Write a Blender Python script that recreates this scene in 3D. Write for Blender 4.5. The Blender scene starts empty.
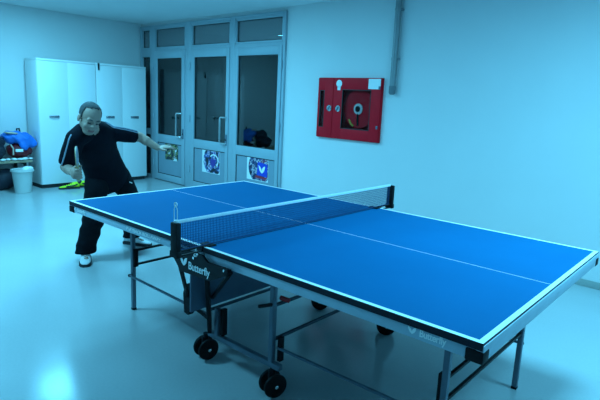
import bpy, bmesh, math, random
from mathutils import Vector, Matrix, Quaternion
random.seed(7)
sc = bpy.context.scene
COL = sc.collection
PI = math.pi

# ------------------------------------------------------------------ materials
def new_mat(name):
    m = bpy.data.materials.new(name); m.use_nodes = True
    nt = m.node_tree; b = nt.nodes['Principled BSDF']
    return m, nt, b

def mat(name, col, rough=.5, metal=0., spec=.5, var=0., scale=8., bump=0., bscale=60., coat=0.):
    """plain painted / plastic / metal surface with a little procedural variation"""
    m, nt, b = new_mat(name)
    b.inputs['Roughness'].default_value = rough
    b.inputs['Metallic'].default_value = metal
    b.inputs['Specular IOR Level'].default_value = spec
    b.inputs['Coat Weight'].default_value = coat
    c = (col[0], col[1], col[2], 1)
    b.inputs['Base Color'].default_value = c
    tc = nt.nodes.new('ShaderNodeTexCoord')
    if var > 0:
        n = nt.nodes.new('ShaderNodeTexNoise'); n.inputs['Scale'].default_value = scale; n.inputs['Detail'].default_value = 5
        r = nt.nodes.new('ShaderNodeValToRGB')
        r.color_ramp.elements[0].position = .3; r.color_ramp.elements[1].position = .7
        r.color_ramp.elements[0].color = tuple(max(0, x*(1-var)) for x in col)+(1,)
        r.color_ramp.elements[1].color = tuple(min(1, x*(1+var)) for x in col)+(1,)
        nt.links.new(tc.outputs['Object'], n.inputs['Vector'])
        nt.links.new(n.outputs['Fac'], r.inputs['Fac']); nt.links.new(r.outputs['Color'], b.inputs['Base Color'])
    if bump > 0:
        n2 = nt.nodes.new('ShaderNodeTexNoise'); n2.inputs['Scale'].default_value = bscale; n2.inputs['Detail'].default_value = 3
        bp = nt.nodes.new('ShaderNodeBump'); bp.inputs['Strength'].default_value = bump; bp.inputs['Distance'].default_value = .01
        nt.links.new(tc.outputs['Object'], n2.inputs['Vector'])
        nt.links.new(n2.outputs['Fac'], bp.inputs['Height']); nt.links.new(bp.outputs['Normal'], b.inputs['Normal'])
    return m

def glass_mat(name, tint=(.6, .66, .68), refl=1.9):
    m = bpy.data.materials.new(name); m.use_nodes = True
    nt = m.node_tree
    for n in list(nt.nodes): nt.nodes.remove(n)
    out = nt.nodes.new('ShaderNodeOutputMaterial'); mx = nt.nodes.new('ShaderNodeMixShader')
    tr = nt.nodes.new('ShaderNodeBsdfTransparent'); tr.inputs['Color'].default_value = tint+(1,)
    gl = nt.nodes.new('ShaderNodeBsdfGlossy'); gl.inputs['Roughness'].default_value = .02
    fr = nt.nodes.new('ShaderNodeFresnel'); fr.inputs['IOR'].default_value = refl
    nt.links.new(fr.outputs[0], mx.inputs[0]); nt.links.new(tr.outputs[0], mx.inputs[1]); nt.links.new(gl.outputs[0], mx.inputs[2])
    nt.links.new(mx.outputs[0], out.inputs[0])
    return m

def diffuse_glass_mat(name, diffuse_mix, col):  # clear glass mixed with an even pale diffuse share
    m = glass_mat(name, (.80, .83, .84)); nt = m.node_tree
    out = [n for n in nt.nodes if n.type == 'OUTPUT_MATERIAL'][0]; src = out.inputs[0].links[0].from_socket
    mx = nt.nodes.new('ShaderNodeMixShader'); mx.inputs[0].default_value = diffuse_mix
    d = nt.nodes.new('ShaderNodeBsdfDiffuse'); d.inputs[0].default_value = col+(1,)
    nt.links.new(src, mx.inputs[1]); nt.links.new(d.outputs[0], mx.inputs[2]); nt.links.new(mx.outputs[0], out.inputs[0])
    return m

def emit_mat(name, col, s):
    m = bpy.data.materials.new(name); m.use_nodes = True
    nt = m.node_tree
    for n in list(nt.nodes): nt.nodes.remove(n)
    out = nt.nodes.new('ShaderNodeOutputMaterial'); e = nt.nodes.new('ShaderNodeEmission')
    e.inputs[0].default_value = col+(1,); e.inputs[1].default_value = s
    nt.links.new(e.outputs[0], out.inputs[0])
    return m

LIGHT = (.138, .66, 1.0)
M = dict(
    wall=mat('wall paint', (.72, .72, .72), .75, spec=.3, var=.015, scale=2, bump=.03, bscale=90),
    wallgrey=mat('grey wall paint', (.38, .42, .45), .8, spec=.2, var=.02, scale=2),
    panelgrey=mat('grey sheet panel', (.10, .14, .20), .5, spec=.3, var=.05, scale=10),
    steeldark=mat('dark steel tube', (.05, .07, .10), .5, metal=.2, var=.06, scale=25),
    ceil=mat('ceiling paint', (.72, .72, .72), .85, spec=.2, var=.015, scale=3),
    frame=mat('door frame paint', (.36, .44, .49), .4, var=.02, scale=4),
    panel=mat('door panel laminate', (.26, .33, .39), .4, var=.03, scale=6),
    rubber=mat('gasket rubber', (.02, .02, .022), .6),
    steel=mat('zinc steel', (.14, .18, .23), .45, metal=.3, var=.06, scale=25),
    chrome=mat('bright chrome', (.8, .8, .8), .22, metal=1),
    locker=mat('locker enamel', (.82, .82, .82), .38, var=.012, scale=3),
    lockerdark=mat('locker plinth', (.03, .03, .035), .6),
    black=mat('black plastic', (.006, .007, .009), .6, spec=.2, var=.2, scale=30),
    blackmetal=mat('black enamel metal', (.007, .008, .011), .5, spec=.22, var=.15, scale=20),
    blue=mat('blue table surface', (.002, .118, .275), .72, spec=.05, var=.04, scale=3, bump=.02, bscale=500),
    line=mat('white table line', (.86, .86, .86), .5),
    edge=mat('table edge band', (.006, .010, .022), .5, spec=.25),
    apron=mat('apron steel paint', (.48, .58, .67), .5, metal=.0, var=.04, scale=20),
    letter=mat('white lettering', (.97, .97, .97), .5),
    wheel=mat('wheel rubber', (.005, .005, .006), .6, spec=.2, var=.2, scale=40),
    red=mat('red enamel', (.72, .004, .016), .6, spec=.18, var=.05, scale=12),
    redlever=mat('red plastic lever', (.5, .01, .015), .4),
    paper=mat('white paper', (.85, .85, .84), .7),
    hose=mat('red hose drum', (.85, .015, .03), .7, spec=.08, var=.1, scale=20),
    hosepipe=mat('yellow hose nozzle', (.7, .5, .05), .4),
    net=mat('net cord', (.022, .055, .13), .9, spec=.1),
    tape=mat('net tape', (.72, .76, .80), .8, var=.05, scale=60),
    pipe=mat('grey conduit', (.26, .28, .29), .4, metal=.2, var=.05, scale=15),
    base=mat('baseboard', (.35, .37, .35), .5, var=.06, scale=9),
    wood=mat('bench wood', (.38, .27, .18), .55, var=.2, scale=14),
    bin=mat('bin plastic', (.56, .58, .56), .45, var=.02),
    bluecloth=mat('blue nylon', (.010, .16, .60), .55, var=.1, scale=12, bump=.3, bscale=20),
    redcloth=mat('maroon nylon', (.17, .006, .014), .6, var=.2, scale=14, bump=.3, bscale=25),
    darkcloth=mat('dark nylon', (.012, .016, .03), .7, var=.2, scale=14, bump=.3, bscale=25),
    tancloth=mat('tan cloth', (.55, .42, .33), .8, var=.1, scale=20),
    neon=mat('neon green knit', (.60, .85, .02), .6, var=.15, scale=40),
    skin=mat('skin', (.40, .245, .19), .55, var=.07, scale=20, spec=.35),
    lip=mat('lips', (.30, .10, .09), .5),
    eye=mat('eye', (.05, .03, .025), .3),
    hair=mat('grey hair', (.055, .055, .058), .8, var=.35, scale=90, bump=.6, bscale=180),
    shirt=mat('navy sports shirt', (.004, .005, .010), .85, var=.2, scale=10, bump=.25, bscale=18, spec=.1),
    trousers=mat('black tracksuit trousers', (.005, .006, .009), .85, var=.2, scale=9, bump=.3, bscale=14, spec=.1),
    piping=mat('pale blue piping', (.30, .36, .45), .7),
    shoe=mat('white shoe leather', (.78, .78, .78), .5, var=.05, scale=20),
    sole=mat('dark shoe sole', (.02, .02, .025), .7),
    racketwood=mat('racket plywood', (.55, .38, .2), .5, var=.15, scale=50),
    rubbersheen=mat('racket rubber with painted reflection', (.45, .45, .5), .35),  # pale blue-grey stands in for the reflection on this rubber face
    rubberblack=mat('racket black rubber', (.015, .015, .015), .4),
    glass=glass_mat('door glass', (.62, .74, .84)),
    transomglass=diffuse_glass_mat('part-diffuse transom glass', .30, (.5, .5, .52)),
    cabglass=glass_mat('cabinet glass', (.88, .88, .88), 1.22),
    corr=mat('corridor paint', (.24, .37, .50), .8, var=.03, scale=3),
    lamp=emit_mat('lamp diffuser', LIGHT, 1.0),
    clear=mat('clear plastic', (.75, .78, .80), .15),
)

# vinyl floor: fine flecks, a slight waviness and a soft sheen
def floor_mat():
    m, nt, b = new_mat('vinyl floor')
    tc = nt.nodes.new('ShaderNodeTexCoord')
    n1 = nt.nodes.new('ShaderNodeTexNoise'); n1.inputs['Scale'].default_value = 1.2; n1.inputs['Detail'].default_value = 6
    n2 = nt.nodes.new('ShaderNodeTexNoise'); n2.inputs['Scale'].default_value = 70; n2.inputs['Detail'].default_value = 2
    mx = nt.nodes.new('ShaderNodeMix'); mx.data_type = 'FLOAT'; mx.inputs[0].default_value = .35
    r = nt.nodes.new('ShaderNodeValToRGB')
    r.color_ramp.elements[0].position = .3; r.color_ramp.elements[0].color = (.43, .46, .47, 1)
    r.color_ramp.elements[1].position = .7; r.color_ramp.elements[1].color = (.50, .53, .54, 1)
    for n in (n1, n2): nt.links.new(tc.outputs['Object'], n.inputs['Vector'])
    nt.links.new(n1.outputs['Fac'], mx.inputs[2]); nt.links.new(n2.outputs['Fac'], mx.inputs[3])
    nt.links.new(mx.outputs[0], r.inputs['Fac']); nt.links.new(r.outputs['Color'], b.inputs['Base Color'])
    n3 = nt.nodes.new('ShaderNodeTexNoise'); n3.inputs['Scale'].default_value = 9; n3.inputs['Detail'].default_value = 3
    bp = nt.nodes.new('ShaderNodeBump'); bp.inputs['Strength'].default_value = .05; bp.inputs['Distance'].default_value = .01
    nt.links.new(tc.outputs['Object'], n3.inputs['Vector'])
    nt.links.new(n3.outputs['Fac'], bp.inputs['Height']); nt.links.new(bp.outputs['Normal'], b.inputs['Normal'])
    b.inputs['Roughness'].default_value = .17; b.inputs['Specular IOR Level'].default_value = .31
    return m
M['floor'] = floor_mat()

def poster_mat(name, seed, cols):
    m, nt, b = new_mat(name)
    tc = nt.nodes.new('ShaderNodeTexCoord'); mp = nt.nodes.new('ShaderNodeMapping')
    mp.inputs['Location'].default_value = (seed*3.1, seed*1.7, seed)
    v = nt.nodes.new('ShaderNodeTexNoise'); v.inputs['Scale'].default_value = 13; v.inputs['Detail'].default_value = 3
    r = nt.nodes.new('ShaderNodeValToRGB'); r.color_ramp.interpolation = 'CONSTANT'
    while len(r.color_ramp.elements) < len(cols): r.color_ramp.elements.new(.5)
    for i, c in enumerate(cols):
        r.color_ramp.elements[i].position = [0, .42, .48, .54, .6, .66][i]; r.color_ramp.elements[i].color = c+(1,)
    nt.links.new(tc.outputs['Object'], mp.inputs[0]); nt.links.new(mp.outputs[0], v.inputs['Vector'])
    nt.links.new(v.outputs['Fac'], r.inputs['Fac']); nt.links.new(r.outputs['Color'], b.inputs['Base Color'])
    b.inputs['Roughness'].default_value = .4
    return m
PK = (.015, .018, .03)
M['print_a'] = poster_mat('poster print green', 1, [PK, (.05, .06, .05), (.30, .33, .10), PK, (.6, .6, .55), (.10, .06, .16)])
M['print_b'] = poster_mat('poster print violet', 2, [PK, (.03, .05, .12), (.10, .16, .45), (.65, .65, .7), (.20, .08, .35), (.25, .35, .15)])
M['print_c'] = poster_mat('poster print navy', 3, [PK, (.02, .03, .10), (.05, .08, .2), (.55, .55, .6), (.25, .05, .10), (.03, .05, .2)])
M['print_blue'] = mat('poster blue', (.01, .06, .55), .4)
M['print_red'] = mat('poster dark red', (.45, .03, .06), .4)

# ------------------------------------------------------------------ mesh building
class MB:
    def __init__(self): self.bm = bmesh.new(); self.mi = 0
    def _paint(self, faces):
        for f in faces: f.material_index = self.mi
    def box(self, c, s, rot=None, bevel=0.):
        g = bmesh.ops.create_cube(self.bm, size=1)['verts']
        mt = Matrix.Diagonal((s[0], s[1], s[2], 1))
        R = rot.to_4x4() if rot is not None else Matrix.Identity(4)
        bmesh.ops.transform(self.bm, matrix=Matrix.Translation(c) @ R @ mt, verts=g)
        fs = list({f for v in g for f in v.link_faces})
        self._paint(fs)
        if bevel > 0:
            es = list({e for v in g for e in v.link_edges})
            r = bmesh.ops.bevel(self.bm, geom=es, offset=bevel, segments=2, affect='EDGES', profile=.5)
            self._paint(r['faces'])
        return self
    def span(self, a, b, bevel=0.):
        c = [(a[i]+b[i])/2 for i in range(3)]; s = [abs(b[i]-a[i]) for i in range(3)]
        return self.box(c, s, None, bevel)
    def bar(self, p, q, w, h, bevel=0., up=(0, 0, 1)):
        p, q = Vector(p), Vector(q); d = (q-p); L = d.length; d.normalize()
        u = Vector(up)
        if abs(d.dot(u)) > .98: u = Vector((1, 0, 0))
        s = d.cross(u).normalized(); u = s.cross(d)
        R = Matrix((d, s, u)).transposed()
        return self.box((p+q)/2, (L, w, h), R, bevel)
    def rings(self, rings, caps=True, closed=False):
        vs = [[self.bm.verts.new(p) for p in r] for r in rings]; n = len(vs[0]); fs = []
        for a, b in zip(vs, vs[1:] + ([vs[0]] if closed else [])):
            for i in range(n):
                fs.append(self.bm.faces.new((a[i], a[(i+1) % n], b[(i+1) % n], b[i])))
        if caps and not closed:
            fs.append(self.bm.faces.new(vs[0][::-1])); fs.append(self.bm.faces.new(vs[-1]))
        self._paint(fs); return self
    def tube(self, pts, r, n=10, caps=True):
        pts = [Vector(p) for p in pts]; rr = r if isinstance(r, (list, tuple)) else [r]*len(pts)
        out = []; prev = None
        for i, p in enumerate(pts):
            t = (pts[min(i+1, len(pts)-1)] - pts[max(i-1, 0)]).normalized()
            if prev is None:
                u = Vector((0, 0, 1)) if abs(t.z) < .9 else Vector((1, 0, 0))
                a = t.cross(u).normalized()
            else:
                a = (prev - t*prev.dot(t)).normalized()
            prev = a; b = t.cross(a)
            out.append([p + (a*math.cos(2*PI*k/n) + b*math.sin(2*PI*k/n))*rr[i] for k in range(n)])
        return self.rings(out, caps)
    def lathe(self, prof, c=(0, 0, 0), axis='z', n=28, R=None):
        """profile of (radius, height), both ends closed"""
        rot = {'z': Matrix.Identity(3), 'x': Matrix.Rotation(PI/2, 3, 'Y'), 'y': Matrix.Rotation(-PI/2, 3, 'X')}[axis] if R is None else R
        out = []
        for r, h in prof:
            out.append([Vector(c) + rot @ Vector((max(r, 1e-4)*math.cos(2*PI*k/n), max(r, 1e-4)*math.sin(2*PI*k/n), h)) for k in range(n)])
        return self.rings(out)
    def ell(self, c, r, R=None, n=20, k=12):
        R = R or Matrix.Identity(3); out = []
        for j in range(k+1):
            t = PI*j/k; s = max(math.sin(t), .02)
            out.append([Vector(c) + R @ Vector((r[0]*s*math.cos(2*PI*i/n), r[1]*s*math.sin(2*PI*i/n), -r[2]*math.cos(t))) for i in range(n)])
        return self.rings(out)
    def cap(self, p, q, r1, r2, n=16):
        p, q = Vector(p), Vector(q); d = (q-p).normalized()
        u = Vector((0, 0, 1)) if abs(d.z) < .9 else Vector((1, 0, 0))
        a = d.cross(u).normalized(); b = d.cross(a); out = []
        for j in range(7):
            t = -PI/2 + PI/2*j/6; out.append((p + d*r1*math.sin(t), max(r1*math.cos(t), 1e-4)))
        for j in range(7):
            t = PI/2*j/6; out.append((q + d*r2*math.sin(t), max(r2*math.cos(t), 1e-4)))
        return self.rings([[c + (a*math.cos(2*PI*k/n) + b*math.sin(2*PI*k/n))*r for k in range(n)] for c, r in out])
    def prism(self, poly, y0, y1):
        """polygon of (x, z) extruded along y"""
        return self.rings([[Vector((x, y0, z)) for x, z in poly], [Vector((x, y1, z)) for x, z in poly]])
    def mesh(self, name, mats, sharp=35, smooth=True):
        bmesh.ops.recalc_face_normals(self.bm, faces=self.bm.faces)
        me = bpy.data.meshes.new(name); self.bm.to_mesh(me); self.bm.free()
        for m in (mats if isinstance(mats, (list, tuple)) else [mats]): me.materials.append(m)
        if smooth:
            me.shade_smooth()
            me.set_sharp_from_angle(angle=math.radians(sharp))
        return me
    def obj(self, name, mats, parent=None, loc=None, sharp=35):
        o = bpy.data.objects.new(name, self.mesh(name, mats, sharp)); COL.objects.link(o)
        if parent is not None: o.parent = parent
        if loc is not None: o.location = loc
        return o

def thing(name, label, cat, loc=(0, 0, 0), rotz=0., group=None):
    o = bpy.data.objects.new(name, None); COL.objects.link(o)
    o.empty_display_size = .1
    o.location = loc; o.rotation_euler = (0, 0, rotz)
    return tag(o, label, cat, group)
def tag(o, label, cat, group=None):
    o['label'] = label; o['category'] = cat
    if group: o['group'] = group
    return o
def struct(o, label=None):
    o['kind'] = 'structure'
    if label: o['label'] = label
    return o
def copy_tree(o, parent=None):
    c = o.copy(); COL.objects.link(c)
    if parent is not None: c.parent = parent
    for ch in list(o.children): copy_tree(ch, c)
    return c

def text_mesh(body, size, depth, bold=0., squeeze=1.):
    cu = bpy.data.curves.new('lettering', 'FONT'); cu.body = body; cu.size = size; cu.extrude = depth; cu.offset = bold
    cu.space_character = .95
    o = bpy.data.objects.new('lettering', cu); COL.objects.link(o)
    bpy.context.view_layer.update()
    dg = bpy.context.evaluated_depsgraph_get()
    me = bpy.data.meshes.new_from_object(o.evaluated_get(dg))
    bpy.data.objects.remove(o); bpy.data.curves.remove(cu)
    me.transform(Matrix.Diagonal((squeeze, 1, 1, 1)))
    me.materials.clear()
    return me
def lettering(body, size, loc, width, parent, m, flip=1, name='lettering', bold=0., depth=.0008):
    """text standing upright on a plane facing -y; width in metres"""
    me = text_mesh(body, size, depth, bold)
    xs = [v.co.x for v in me.vertices]; w = max(xs)-min(xs)
    me.transform(Matrix.Diagonal((width/w, 1, 1, 1)))
    me.materials.append(m)
    o = bpy.data.objects.new(name, me); COL.objects.link(o); o.parent = parent
    o.location = loc; o.rotation_euler = (PI/2, 0, 0 if flip > 0 else PI)
    return o
def wing_pts():
    # two leaf shapes of the butterfly mark, unit height, (x, z)
    small = [(.00, 1.0), (.10, .62), (.28, .28), (.52, .05), (.60, .12), (.62, .35), (.50, .62), (.28, .82), (.12, .92)]
    large = [(.58, .02), (.66, -.02), (.84, .05), (1.08, .28), (1.22, .60), (1.26, .92), (1.05, .90), (.82, .72), (.68, .45), (.62, .2)]
    return small, large
def butterfly_mark(loc, h, parent, m, flip=1, name='butterfly_mark'):
    b = MB()
    for w in wing_pts(): b.prism([(x*h*flip, z*h) for x, z in w], -.0008, .0008)
    return b.obj(name, m, parent, loc)

# ------------------------------------------------------------------ room
H = 2.61
ANG = math.atan(-.0374); WY = 2.648
def W(s, d, z):
    """point on the door wall: s along it, d out into the room, z up"""
    return Vector((s*math.cos(ANG) + d*math.sin(ANG), WY + s*math.sin(ANG) - d*math.cos(ANG), z))
XL, XR, YB = -6.37, 4.8, -4.6

b = MB(); b.span((-7.2, -4.8, -.05), (5.0, 5.6, 0)); struct(b.obj('floor', M['floor']))
b = MB(); b.span((-7.2, -4.8, H), (5.0, 5.6, H+.08)); struct(b.obj('ceiling', M['ceil']))
b = MB(); b.span((XL-.12, -4.7, 0), (XL, 2.9, H)); struct(b.obj('wall_left', M['wall']))
b = MB(); b.span((XR, -4.7, 0), (XR+.12, 2.6, H)); struct(b.obj('wall_front', M['wallgrey']))
b = MB(); b.span((XL-.12, YB-.12, 0), (XR+.12, YB, H)); struct(b.obj('wall_back', M['wallgrey']))
# door wall with its openings (local x = s, local y = into the corridor)
DS0, DS1, DZ = -6.335, -2.785, 2.565
CS0, CS1, CZ0, CZ1 = -2.172, -1.255, 1.035, 1.742
TH = .22
b = MB()
b.span((XL-.02, 0, 0), (DS0, TH, H))
b.span((DS0, 0, DZ), (DS1, TH, H))
b.span((DS1, 0, 0), (CS0+.01, TH, H))
b.span((CS0+.01, 0, 0), (CS1-.01, TH, CZ0+.01))
b.span((CS0+.01, 0, CZ1-.01), (CS1-.01, TH, H))
b.span((CS0+.01, TH-.03, CZ0+.01), (CS1-.01, TH, CZ1-.01))
b.span((CS1-.01, 0, 0), (XR+.1, TH, H))
o = b.obj('wall_right', M['wall'], None, (0, WY, 0)); o.rotation_euler = (0, 0, ANG); struct(o)
# corridor behind the glass
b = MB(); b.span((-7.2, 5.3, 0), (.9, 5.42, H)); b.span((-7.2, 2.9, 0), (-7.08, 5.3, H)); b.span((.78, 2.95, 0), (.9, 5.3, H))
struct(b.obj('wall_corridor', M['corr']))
# baseboard
b = MB(); b.span((DS1+.02, -.012, 0), (XR, 0, .062), .003)
o = b.obj('baseboard_right', M['base'], None, (0, WY, 0)); o.rotation_euler = (0, 0, ANG); struct(o)
b = MB(); b.span((XL, -4.6, 0), (XL+.012, .9, .062), .003); struct(b.obj('baseboard_left', M['base']))

# ---- glazed door front
def wallobj(bm_, name, m, parent=None, sharp=35):
    o = bm_.obj(name, m, parent, None, sharp)
    if parent is None:
        o.location = (0, WY, 0); o.rotation_euler = (0, 0, ANG)
    return o
F0, F1 = -.035, .055        # frame depth range
b = MB()
for s0, s1 in ((DS0, -6.292), (-6.008, -5.885), (-4.985, -4.835), (-3.885, -3.785), (-2.825, DS1)):
    b.span((s0, F0, 0), (s1, F1, DZ), .006)
for z0, z1 in ((2.525, DZ), (2.06, 2.185)):
    b.span((DS0, F0+.004, z0), (DS1, F1, z1), .006)
b.span((DS0, F0+.004, 0), (-5.9, F1, .06), .006)
struct(wallobj(b, 'trim_1', M['frame']), 'grey frame of the glazed door front')
def pane_frame(o, s0, s1, z0, z1, y, g, gm='glass'):
    k = MB(); w = .012
    k.span((s0, y-.012, z0), (s0+w, y+.012, z1)); k.span((s1-w, y-.012, z0), (s1, y+.012, z1))
    k.span((s0, y-.012, z0), (s1, y+.012, z0+w)); k.span((s0, y-.012, z1-w), (s1, y+.012, z1))
    k.obj('gasket', M['rubber'], o)
    k = MB(); k.span((s0+.004, y-.003, z0+.004), (s1-.004, y+.003, z1-.004)); k.obj('pane', M[gm], o)
trans = [(-6.292, -6.008), (-5.885, -4.985), (-4.835, -3.885), (-3.785, -2.825)]
for i, (s0, s1) in enumerate(trans):
    k = MB(); w = .028
    k.span((s0, -.03, 2.185), (s0+w, .05, 2.525), .004); k.span((s1-w, -.03, 2.185), (s1, .05, 2.525), .004)
    k.span((s0, -.03, 2.185), (s1, .05, 2.185+w), .004); k.span((s0, -.03, 2.525-w), (s1, .05, 2.525), .004)
    o = struct(wallobj(k, 'window_%d' % (i+1), M['frame']), 'transom window above the glazed doors')
    pane_frame(o, s0+w-.004, s1-w+.004, 2.185+w-.004, 2.525-w+.004, .01, None, 'transomglass')
k = MB()
k.span((-6.292, -.03, .06), (-6.27, .05, 2.06), .004); k.span((-6.03, -.03, .06), (-6.008, .05, 2.06), .004)
k.span((-6.27, -.03, .76), (-6.03, .05, .86), .004)
o = struct(wallobj(k, 'window_5', M['frame']), 'narrow fixed sidelight beside the doors')
pane_frame(o, -6.274, -6.026, .855, 2.06, .01, None); pane_frame(o, -6.274, -6.026, .06, .765, .01, None)

doors = [(-5.885, -4.985, -5.79, -5.075), (-4.835, -3.885, -4.74, -3.955), (-3.785, -2.825, -3.70, -2.895)]
for i, (s0, s1, p0, p1) in enumerate(doors):
    k = MB(); y0, y1 = -.045, .02; zt = 2.145
    k.span((s0+.004, y0, .012), (p0, y1, zt), .006); k.span((p1, y0, .012), (s1-.004, y1, zt), .006)
    k.span((p0-.01, y0+.002, .012), (p1+.01, y1, .12), .006)
    k.span((p0-.01, y0+.002, .655), (p1+.01, y1, .79), .006)
    k.span((p0-.01, y0+.002, 2.03), (p1+.01, y1, zt), .006)
    o = struct(wallobj(k, 'door_%d' % (i+1), M['frame']), 'grey glazed door leaf')
    pane_frame(o, p0-.004, p1+.004, .786, 2.034, -.012, None)
    g = MB(); g.span((p0-.004, -.028, .115), (p1+.004, .0, .66)); g.obj('panel', M['panel'], o)
    g = MB(); w = .010
    for (a0, a1, c0, c1) in ((p0, p0+w, .12, .655), (p1-w, p1, .12, .655), (p0, p1, .12, .12+w), (p0, p1, .655-w, .655)):
        g.span((a0, -.034, c0), (a1, -.026, c1))
    g.obj('gasket', M['rubber'], o)
    if i < 2:
        hs = (-5.135, -4.005)[i]
        g = MB()
        g.tube([(hs+.085, y0, 1.165), (hs+.085, y0-.03, 1.165), (hs+.07, y0-.05, 1.165), (hs+.02, y0-.058, 1.165), (hs, y0-.058, 1.145),
                (hs, y0-.058, .81), (hs+.02, y0-.058, .79), (hs+.07, y0-.05, .79), (hs+.085, y0-.03, .79), (hs+.085, y0, .79)], .013, 10)
        g.obj('handle', M['chrome'], o)
        g = MB(); g.span((s1-.06, y0-.008, .76), (s1-.02, y0+.01, .92), .004); lk = g.obj('lock_plate', M['steel'], o)
        g = MB(); g.lathe([(.011, 0), (.011, .008), (.006, .01)], (s1-.04, y0-.007, .84), R=Matrix.Rotation(PI/2, 3, 'X'), n=14); g.obj('keyhole', M['black'], lk)
    hz = s1-.03 if i == 2 else s0+.03
    for z in (.3, 1.1, 1.9):
        g = MB(); g.lathe([(.010, -.05), (.010, .05)], ((s1+.004) if i == 2 else (s0-.004), y0-.008, z), n=12)
        g.obj('hinge', M['frame'], o)

# posters stuck on the lower door panels
def poster(s0, s1, z0, z1, label, pm, tight=True, kind=0):
    t = thing('poster', label, 'poster', W((s0+s1)/2, .0285, z0), ANG, 'posters on the glazed doors')
    w, h = s1-s0, z1-z0
    if kind != 0:
        g = MB(); g.span((-w/2, -.0015, 0), (w/2, 0, h)); g.obj('paper', M['paper'], t)
    g = MB(); poly = []
    if kind == 0:
        poly = [(-w/2, 0), (w/2, .02), (w/2, h), (-w/2, h)]
    else:
        cx, cz, r = w*.10, h*.56, w*.52
        for k in range(48):
            a = 2*PI*k/48; x = cx + r*math.cos(a); z = cz + r*1.0*math.sin(a)
            poly.append((max(-w/2+.008, min(w/2-.004, x)), max(.008, min(h-.004, z))))
    g.prism(poly, -.003, -.0016); d = g.obj('picture', M[pm], t)
    if kind == 0:
        g = MB(); g.prism([(w*.12, .0), (w*.42, .0), (w*.40, .04), (w*.18, .03)], -.004, -.003); g.obj('light_patch', M['paper'], d)
        g = MB(); g.lathe([(.028, 0), (.028, .0012)], (w*.32, -.003, h*.66), R=Matrix.Rotation(PI/2, 3, 'X'), n=18); g.obj('light_spot', M['paper'], d)
    if kind == 1:
        g = MB(); pl = [(w*.12+.09*math.cos(a)*(1 if i % 2 else .55), h*.50+.09*math.sin(a)*(1 if i % 2 else .6)) for i, a in enumerate([2*PI*k/12 for k in range(12)])]
        g.prism(pl, -.004, -.003); g.obj('figure', mat('poster violet', (.06, .04, .30), .4), d)
        g = MB(); pl = []
        for k in range(25):
            a = math.radians(-50+k*8); pl.append((w*.17+.115*math.cos(a), h*.58+.10*math.sin(a)))
        for k in range(25):
            a = math.radians(142-k*8); pl.append((w*.17+.092*math.cos(a), h*.58+.08*math.sin(a)))
        g.prism(pl, -.0042, -.003); g.obj('light_arc', M['paper'], d)
    if kind == 2:
        g = MB(); g.prism([(-w*.02, h*.24), (w*.46, h*.20), (w*.47, h*.72), (w*.02, h*.78)], -.004, -.003); bl = g.obj('blue_block', M['print_blue'], d)
        butterfly_mark((w*.06, -.0055, h*.34), w*.24, bl, M['letter'])
        g = MB(); g.prism([(-w*.12, h*.12), (w*.40, h*.10), (w*.46, h*.17), (-w*.05, h*.22)], -.004, -.003); g.obj('red_strip', M['print_red'], d)
    return t
poster(-5.56, -5.18, .375, .645, 'dark square poster on the far door panel, behind the outstretched hand', 'print_a', kind=0)
poster(-4.52, -4.08, .30, .645, 'round print on white paper, on the middle door panel', 'print_b', kind=1)
poster(-3.46, -3.02, .335, .675, 'round print with a bright blue block, on the nearest door panel', 'print_c', kind=2)

# ---- ceiling lights (recessed troffers, one mirrored in the floor, plus an unseen corridor lamp added)
def ceiling_light(x, y, label, on=True, proto=[None]):
    if proto[0] is None:
        t = thing('ceiling_light', label, 'ceiling light', (x, y, H), 0, 'recessed ceiling lights')
        k = MB(); w = .31
        for (a, c) in (((-w, -w), (w, -w+.02)), ((-w, w-.02), (w, w)), ((-w, -w), (-w+.02, w)), ((w-.02, -w), (w, w))):
            k.span((a[0], a[1], -.018), (c[0], c[1], 0), .002)
        k.obj('frame', M['frame'], t)
        k = MB(); k.span((-w+.02, -w+.02, -.012), (w-.02, w-.02, -.002)); k.obj('diffuser', M['lamp'], t)
        proto[0] = t
    else:
        t = copy_tree(proto[0]); t.location = (x, y, H); t['label'] = label
    return t
LAMP_SPREAD = 180
LIGHTS = [(-4.78, .62, 40, 'square ceiling light nearest the white cabinets, mirrored in the floor'),
          (-3.0, .62, 56, 'square ceiling light between the cabinets and the far table end'),
          (-2.3, -1.8, 74, 'square ceiling light over the open floor left of the table'),
          (-2.3, -.6, 18, 'square ceiling light above the player'),
          (1.3, .62, 68, 'square ceiling light above the near table end'),
          (2.5, .62, 44, 'square ceiling light farthest from the cabinets, past the near table end')]
LIGHTS.append((-.5, 4.2, 14, 'added dim ceiling light, unseen in the corridor, to brighten the door glass'))  # unseen lamp, added to lift the dark glass of the door front
fixtures = [ceiling_light(x, y, l) for x, y, e, l in LIGHTS]
for t, (x, y, e, l) in zip(fixtures, LIGHTS):
    ld = bpy.data.lights.new('troffer', 'AREA'); ld.shape = 'SQUARE'; ld.size = .56; ld.energy = e; ld.color = LIGHT; ld.spread = math.radians(LAMP_SPREAD)
    lo = bpy.data.objects.new('troffer', ld); COL.objects.link(lo); lo.parent = t; lo.location = (0, 0, -.02)

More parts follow.
